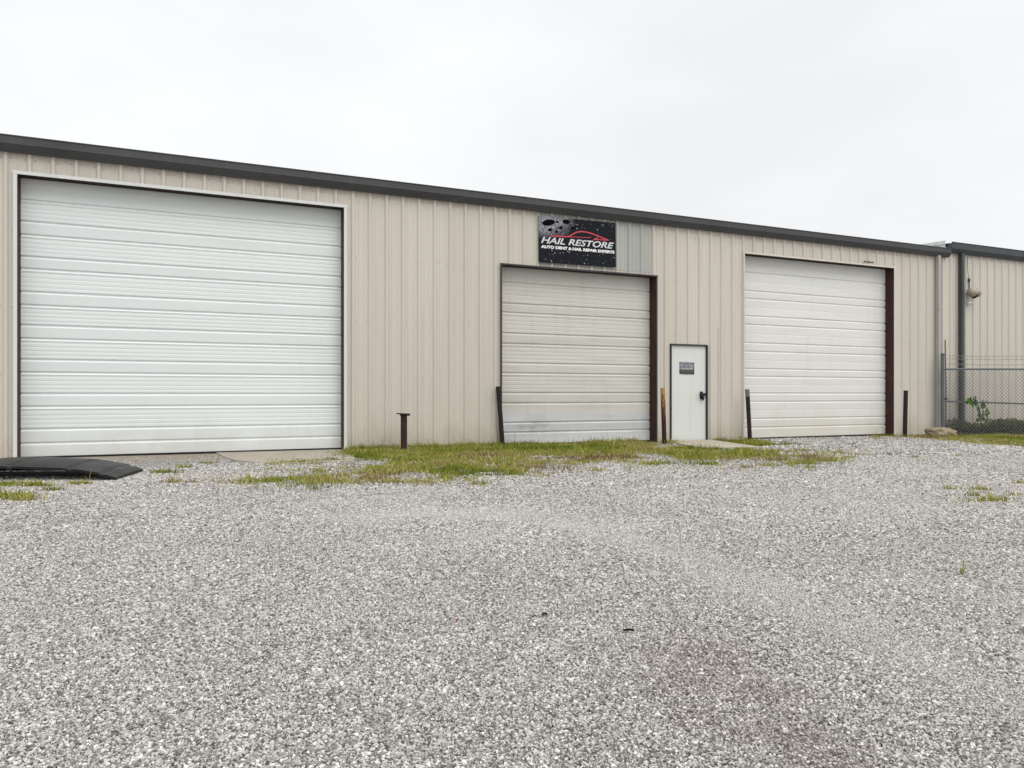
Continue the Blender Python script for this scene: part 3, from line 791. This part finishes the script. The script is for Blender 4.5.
# ------------------------------------------------------------------ fence
F0 = Vector((18.14, -.27)); FD = Vector((math.cos(R(-22)), math.sin(R(-22)))); FL = 7.2
FE = empty('chain_link_fence', (F0.x, F0.y, 0)); FE.rotation_euler = (0, 0, R(-22)); tag(FE, 'chain link fence with barbed wire strands at the right edge', 'fence')
zf = lambda s: .06 - .055*min(s, 3.0)                          # ground falls away along the fence
for s, zt in ((0, 2.01), (3.0, 1.95), (6.0, 1.95)):
    mb = MB(); mb.tube([(s, 0, zf(s)-.2), (s, 0, zt)], .042 if s == 0 else .03, 12); mb.ellipsoid((s, 0, zt), (.05, .05, .03)); mb.build('post', M['fence_pipe'], FE, smooth=True)
for za, zb_, r in ((1.62, 1.62, .024), (.78, .60, .021)):
    mb = MB(); mb.tube([(0, -.0, za), (3, 0, (za+zb_)/2), (FL, 0, zb_)], r, 8); mb.build('rail', M['fence_pipe'], FE, smooth=True)
mb = MB(); P_ = .095; zlo_ = -.12; zhi_ = 1.61; hgt = zhi_-zlo_
k = -int(hgt/P_) - 1
while k*P_ < FL:
    for sgn in (1, -1):
        s0 = k*P_ if sgn == 1 else k*P_ + hgt; 
        a = (k*P_, zlo_) if sgn == 1 else (k*P_, zhi_); b = (k*P_+hgt, zhi_) if sgn == 1 else (k*P_+hgt, zlo_)
        (x0, z0), (x1, z1) = a, b
        if x1 <= 0 or x0 >= FL: continue
        if x0 < 0: z0 += (z1-z0)*(-x0)/(x1-x0); x0 = 0
        if x1 > FL: z1 = z0 + (z1-z0)*(FL-x0)/(x1-x0); x1 = FL
        mb.tube([(x0, sgn*.004-.03, z0), (x1, sgn*.004-.03, z1)], .0047, 4, caps=False)
    k += 1
mb.build('wire_mesh', M['wire'], FE)
for z in (1.76, 1.90, 1.98):
    mb = MB(); pts_ = [(FL*i/24, random.uniform(-.01, .01), z + random.uniform(-.012, .012) - .03*math.sin(math.pi*((FL*i/24) % 3)/3)) for i in range(25)]
    mb.tube(pts_, .005, 5)
    for i in range(58):
        s = .12*i + .06; z_ = z - .03*math.sin(math.pi*(s % 3)/3)
        mb.tube([(s-.012, -.02, z_-.022), (s+.012, .02, z_+.022)], .003, 4); mb.tube([(s+.012, -.02, z_-.022), (s-.012, .02, z_+.022)], .003, 4)
    mb.build('barbed_wire', M['barb'], FE)
# slim pipe standing against the wall just behind the corner post
o = empty('standing_pipe', (18.40, -.17, gz(18.3))); tag(o, 'thin weathered pipe standing upright against the wall behind the fence corner', 'pipe')
mb = MB(); mb.tube([(0, 0, -.05), (.01, 0, 1.2), (-.02, 0, 2.50)], .016, 8); mb.build('shaft', M['pipe_tan'], o, smooth=True)
for z in (.92, .17):
    mb = MB(); mb.box(-.05, .05, -.03, .03, z, z+.06); mb.build('clamp', M['dark_steel'], o)

# ------------------------------------------------------------------ grass (uncountable)
def blades(name, P, hgt, wid, tone, mat, lean=.5, label='', cat='grass', zoff=0.):
    n = len(P); a = rng.uniform(0, 6.283, n); la = rng.uniform(0, 6.283, n); ln = hgt*np.abs(rng.normal(0, lean, n))
    z = gzv(P[:,0]) + zoff
    d = np.column_stack([np.cos(a), np.sin(a)])*wid[:,None]/2; t = np.column_stack([np.cos(la), np.sin(la)])
    v = np.empty((n, 5, 3))
    v[:,0,:2] = P-d; v[:,1,:2] = P+d; m_ = P + t*(ln*.35)[:,None]
    v[:,2,:2] = m_+d*.8; v[:,3,:2] = m_-d*.8; v[:,4,:2] = P + t*ln[:,None]
    v[:,0,2] = z-.005; v[:,1,2] = z-.005; v[:,2,2] = z+hgt*.6; v[:,3,2] = z+hgt*.6; v[:,4,2] = z+hgt*rng.uniform(.8, 1.05, n)
    base = (np.arange(n)*5)[:,None]
    f = np.concatenate([base+np.array([0,1,2,3]), base+np.array([3,2,4])], 1).ravel()
    o = np_mesh(name, v.reshape(-1, 3), f, np.tile([4, 3], n), [mat], {'tone': ('FLOAT', 'POINT', np.repeat(tone, 5))})
    return tag(o, label, cat, kind='stuff')
def scatter(poly, dens, thr, fs, soft=.12, seed=0., edge=.40):
    xs_ = [p[0] for p in poly]; ys_ = [p[1] for p in poly]
    A = (max(xs_)-min(xs_))*(max(ys_)-min(ys_)); n = int(A*dens)
    P = np.column_stack([rng.uniform(min(xs_), max(xs_), n), rng.uniform(min(ys_), max(ys_), n)])
    jit = edge*np.clip(-P[:,1]/1.2, .05, 1)[:,None]              # ragged edges, tight only at the wall
    Q = P + rng.normal(0, 1, P.shape)*jit + (np.column_stack([fbm(P[:,0]*2.3, P[:,1]*2.3), fbm(P[:,0]*2.3+40, P[:,1]*2.3)])-.5)*jit*4
    P = P[inpoly(Q[:,0], Q[:,1], poly)]
    f = fbm(P[:,0]*fs + seed, P[:,1]*fs + seed*1.7)
    keep = rng.random(len(P)) < np.clip((f-thr)/soft, 0, 1)
    return P[keep], f[keep]
sets = [scatter(GRASS_POLY, 7500, .27, 1.15, .16, 2.)]
P, f = sets[0]
front = np.clip((-P[:,1])/4.5, 0, 1)                          # sparser towards the gravel
k = rng.random(len(P)) < np.clip(1.15 - front*(.50 + .42*np.clip((P[:,0]-3)/2, 0, 1)) + (f-.5)*2.2, .0, 1)
clump = fbm(P[:,0]*4.5+60, P[:,1]*4.5+17); k &= rng.random(len(P)) < np.clip((clump - .27 - .20*front)/.12, .06, 1)
k &= ~(inpoly(P[:,0], P[:,1], [(8.75,0),(11,0),(10.2,-2.4),(8.85,-2.15)]) & (rng.random(len(P)) < .96))
sets[0] = (P[k], f[k])
sets.append(scatter([(2.75,-.03),(5.72,-.03),(5.72,-.30),(2.72,-.30)], 5200, .25, 2.2))
sets.append(scatter([(9.4,-.05),(9.76,-.05),(9.7,-.7),(9.2,-.7)], 6000, .2, 2.2))
sets.append(scatter([(10.8,-.05),(11.7,-.05),(11.5,-.8),(10.9,-.8)], 6500, .2, 2.2))
sets.append(scatter(RG, 3000, .30, 1.3, .1, 7.))
tufts = [(-1.75,-3.75,.30,.16,520),(-1.42,-3.95,.16,.08,240),(-1.5,-4.85,.26,.12,380),(-1.2,-4.45,.10,.07,90),(-1.85,-4.25,.2,.1,240),(-1.02,-3.95,.13,.05,160),(-.18,-3.03,.16,.05,160),(-.08,-4.2,.10,.06,120),(.05,-2.4,.12,.05,110),(.35,-1.9,.10,.05,90),(.12,-4.3,.06,.04,40),
         (6.95,-8.76,.20,.04,90),(7.10,-8.72,.13,.04,60),(7.5,-8.0,.08,.03,45),(7.72,-8.15,.09,.04,60),(7.78,-8.22,.06,.03,40),(7.2,-8.45,.08,.03,40),(7.6,-8.6,.10,.03,40),(8.75,-7.95,.10,.04,50),(3.98,-10.55,.02,.015,8),
         (8.9,-4.9,.38,.18,620),(9.3,-4.7,.3,.15,350),(8.4,-4.5,.3,.16,300),(-1.35,-5.15,.2,.08,200),(8.3,-5.15,.28,.12,320),(9.4,-4.2,.25,.12,260),(10.3,-3.2,.2,.1,200),(7.6,-5.2,.2,.08,150),(6.2,-4.4,.2,.1,130),(5.4,-3.8,.25,.1,150),(1.3,-4.35,.45,.14,420),(2.2,-5.1,.4,.12,380),(.7,-4.4,.25,.06,150),
         (14.9,-.9,.2,.08,130),(15.5,-.5,.3,.06,160),(10.4,-3.9,.14,.09,130),(9.9,-4.6,.12,.08,110),(7.9,-5.7,.1,.07,70),(7.1,-5.3,.1,.06,60),(3.0,-5.7,.14,.07,80),(4.0,-5.2,.16,.08,90),(5.0,-4.9,.14,.07,80),(16.0,-.25,.3,.06,160),(13.6,-.6,.1,.05,50),(10.9,-5.0,.1,.05,60),(11.8,-5.1,.08,.04,40)]
for (x, y, rx, ry, n) in tufts:
    q = rng.normal(0, 1, (n, 2))*np.array([rx, ry])*.55; c_, s_ = math.cos(R(-24)), math.sin(R(-24))
    q = np.column_stack([q[:,0]*c_-q[:,1]*s_, q[:,0]*s_+q[:,1]*c_]) + np.array([x, y])
    sets.append((q, np.full(n, .6)))
P = np.concatenate([s[0] for s in sets]); f = np.concatenate([s[1] for s in sets])
k = P[:,1] < -.045; P, f = P[k], f[k]; n = len(P); print('blades', n)
patchy = fbm(P[:,0]*.9+31, P[:,1]*.9+12)
h = (.028 + .055*np.clip(f-.3, 0, .5)) * np.exp(rng.normal(0, .35, n))
near = P[:,1] > -.3; h[near] *= 1.5
tall = rng.random(n) < .016; h[tall] *= rng.uniform(1.4, 2.6, tall.sum())
h *= .75 + .6*fbm(P[:,0]*3.1+70, P[:,1]*3.1+5)
tone = np.clip(.47 + (patchy-.5)*2.0 + rng.normal(0, .23, n), 0, 1)
blades('grass', P, h, rng.uniform(.005, .011, n), tone, M['grass'], .7, 'short yellow green grass and weeds growing through the gravel along the wall')

# weed thicket behind the fence
n = 20000
s = rng.uniform(.25, FL, n); back = rng.uniform(.06, 1.0, n)**1.0
bx = F0.x + FD.x*s - FD.y*back*1.0; by = F0.y + FD.y*s + FD.x*back
k = by < -.08; bx, by, s = bx[k], by[k], s[k]; n = len(bx)
top = .16 + .34*fbm(s*1.7, by*1.5+4) + .05*np.clip(s, 0, 3)
zz = rng.random(n)**.8*top; 
ang = rng.uniform(0, 6.283, n); tilt = rng.uniform(-.9, .9, n); L_ = rng.uniform(.03, .07, n); W_ = L_*rng.uniform(.35, .6, n)
dx = np.column_stack([np.cos(ang)*np.cos(tilt), np.sin(ang)*np.cos(tilt), np.sin(tilt)])*L_[:,None]
sd = np.column_stack([-np.sin(ang), np.cos(ang), rng.uniform(-.4, .4, n)])*W_[:,None]
c0 = np.column_stack([bx, by, gzv(bx) - .04*np.clip(s, 0, 3) + zz])
V = np.stack([c0-dx, c0-sd*.8, c0+dx, c0+sd*.8], 1).reshape(-1, 3)
fa = np.arange(n*4)
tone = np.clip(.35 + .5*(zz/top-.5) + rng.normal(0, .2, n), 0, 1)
tag(np_mesh('weed_thicket', V, fa, np.full(n, 4), [M['thicket']], {'tone': ('FLOAT', 'POINT', np.repeat(tone, 4))}), 'low dull green weed thicket growing behind the chain link fence', 'weeds', kind='stuff')

# leafy sapling climbing at the fence
VP = empty('leafy_vine', (19.10, -.60, gz(19))); tag(VP, 'broad leaved green vine sprouting above the weeds behind the fence', 'plant')
mb = MB(); stems = [[(.12, 0, .0), (.10, .02, .35), (.0, .03, .62), (-.12, .03, .82), (-.36, .03, .92)], [(.10, .02, .35), (.16, .01, .60), (.20, 0, .80)], [(.06, .02, .5), (.22, 0, .55), (.28, 0, .68)]]
for q in stems: mb.tube(q, .009, 6)
mb.build('stem', M['stem'], VP)
lv, lf, lt = [], [], []
spots = [(-.40,.93),(-.33,.97),(-.27,.90),(-.36,.86),(-.22,.84),(-.25,.95),(-.14,.82),(-.16,.90),(-.30,.80),(-.05,.84),(.02,.72),(.06,.78),(.16,.84),(.10,.87),(.20,.80),(.24,.86),(.02,.62),(-.06,.56),(.12,.52),(.18,.60),(.26,.66),(.30,.60),(.22,.50),(.28,.46),(.16,.42),(.22,.38),(.05,.45),(-.02,.40),(-.43,.87),(-.20,.98),(-.10,.90),(.13,.76),(.25,.78),(.08,.68),(.27,.54),(.20,.45),(.0,.50)]
for (x, z) in spots:
    c = Vector((x, random.uniform(-.05, .05), z)); r_ = random.uniform(.055, .085)
    nrm = Vector((random.uniform(-.4, .4), -1, random.uniform(-.1, .5))).normalized(); u = nrm.cross(Vector((0, 0, 1))).normalized(); w = u.cross(nrm)
    rot_ = Matrix.Rotation(random.uniform(-.8, .8), 3, nrm); u = rot_ @ u; w = rot_ @ w
    b = len(lv); sh = [(0,-1),(.55,-.75),(.95,-.2),(.75,.35),(.3,.6),(0,1),(-.3,.6),(-.75,.35),(-.95,-.2),(-.55,-.75)]
    lv.append(tuple(c - nrm*.012)); lt.append(random.random())
    for (p, q) in sh: lv.append(tuple(c + u*p*r_ + w*q*r_)); lt.append(lt[b])
    for i in range(10): lf.append((b, b+1+i, b+1+(i+1) % 10))
o = np_mesh('leaves', np.array(lv), np.array(lf).ravel(), np.full(len(lf), 3), [M['vine_leaf']], {'tone': ('FLOAT', 'POINT', np.array(lt))}); o.parent = VP
# ------------------------------------------------------------------ litter on the gravel
def litter(name, loc, L, W, rz, mat, label, cat):
    mb = MB(); nn = 7
    rows = []
    for i in range(nn):
        t = i/(nn-1); w = W*math.sin(math.pi*(.06+.88*t))**.7; zc = .006 + .003*math.sin(t*3.1)
        rows.append([((t-.5)*L, -w/2, zc+.006), ((t-.5)*L, 0, zc), ((t-.5)*L, w/2, zc+.006)])
    for a, b in zip(rows[:-1], rows[1:]):
        for j in range(2): mb.face([a[j], b[j], b[j+1], a[j+1]]); mb.face([tuple(Vector(q)-Vector((0, 0, .003))) for q in (a[j], a[j+1], b[j+1], b[j])])
    o = mb.build(name, mat, smooth=True); o.location = (*loc, gz(loc[0]) + .008); o.rotation_euler = (0, 0, rz)
    return tag(o, label, cat)
litter('dead_leaf', (1.48, -10.35), .030, .016, .3, M['dead_leaf'], 'dark curled dead leaf lying alone mid gravel', 'leaf')
litter('twig', (1.70, -10.69), .045, .006, -.4, M['dead_leaf'], 'thin dark twig lying on gravel right of the dead leaf', 'twig')
litter('dead_leaf', (1.09, -10.28), .014, .010, .9, M['red_bit'], 'tiny reddish leaf scrap lying on gravel left of centre', 'leaf')
litter('twig', (.645, -11.50), .035, .006, -1.0, M['black'], 'black twig lying on gravel at the bottom edge of the photo', 'twig')

# ------------------------------------------------------------------ light, sky
SUN_EL, SUN_AZ = R(52), R(164)                                # azimuth clockwise from +Y: behind the camera
w = bpy.data.worlds.new('World'); sc.world = w; w.use_nodes = True
t = w.node_tree; bg = t.nodes['Background']; bg.inputs['Strength'].default_value = .1
sky = t.nodes.new('ShaderNodeTexSky'); sky.sky_type = 'NISHITA'; sky.sun_disc = False; sky.sun_elevation = SUN_EL; sky.sun_rotation = SUN_AZ
tc = t.nodes.new('ShaderNodeTexCoord'); sx = t.nodes.new('ShaderNodeSeparateXYZ'); t.links.new(tc.outputs['Generated'], sx.inputs[0])
rp = t.nodes.new('ShaderNodeValToRGB'); e = rp.color_ramp.elements      # overcast: brighter overhead than at the horizon
e[0].position = 0; e[0].color = (.94, .95, .955, 1); e[1].position = 1; e[1].color = (2.3, 2.31, 2.33, 1)
q = e.new(.55); q.color = (.955, .965, .975, 1)
t.links.new(sx.outputs[2], rp.inputs[0])
mp = t.nodes.new('ShaderNodeMapping'); mp.inputs['Scale'].default_value = (1, 1, 2.2); t.links.new(tc.outputs['Generated'], mp.inputs[0])
nz = t.nodes.new('ShaderNodeTexNoise'); nz.inputs['Scale'].default_value = 2.3; nz.inputs['Detail'].default_value = 4; t.links.new(mp.outputs[0], nz.inputs['Vector'])
mr = t.nodes.new('ShaderNodeMapRange'); mr.inputs[1].default_value = .3; mr.inputs[2].default_value = .7; mr.inputs[3].default_value = 8.9; mr.inputs[4].default_value = 10.3
t.links.new(nz.outputs['Fac'], mr.inputs[0])
vm = t.nodes.new('ShaderNodeVectorMath'); vm.operation = 'SCALE'; t.links.new(rp.outputs[0], vm.inputs[0]); t.links.new(mr.outputs[0], vm.inputs['Scale'])
mx = t.nodes.new('ShaderNodeMix'); mx.data_type = 'RGBA'; mx.inputs[0].default_value = .95
t.links.new(sky.outputs[0], mx.inputs[6]); t.links.new(vm.outputs[0], mx.inputs[7]); t.links.new(mx.outputs[2], bg.inputs[0])

ld = bpy.data.lights.new('sun', 'SUN'); ld.energy = 1.05; ld.angle = R(35); ld.color = (1, .985, .96)
lo = bpy.data.objects.new('sun', ld); COL.objects.link(lo)
sd = Vector((math.sin(SUN_AZ)*math.cos(SUN_EL), math.cos(SUN_AZ)*math.cos(SUN_EL), math.sin(SUN_EL)))
lo.rotation_euler = sd.to_track_quat('Z', 'Y').to_euler(); lo.location = (0, -10, 20)

# ------------------------------------------------------------------ camera
cd = bpy.data.cameras.new('camera'); cam = bpy.data.objects.new('camera', cd); COL.objects.link(cam)
cd.sensor_width = 36; cd.lens = 740/1024*36; cd.shift_y = 11/1024; cd.clip_end = 2000
cam.location = (0, -13.3, .943); cam.rotation_euler = (R(90), 0, TH - R(90))
sc.camera = cam
vs = sc.view_settings; vs.view_transform = 'Standard'; vs.look = 'None'; vs.exposure = .10; vs.gamma = 1; vs.use_curve_mapping = False
sc.render.resolution_x = 1024; sc.render.resolution_y = 768
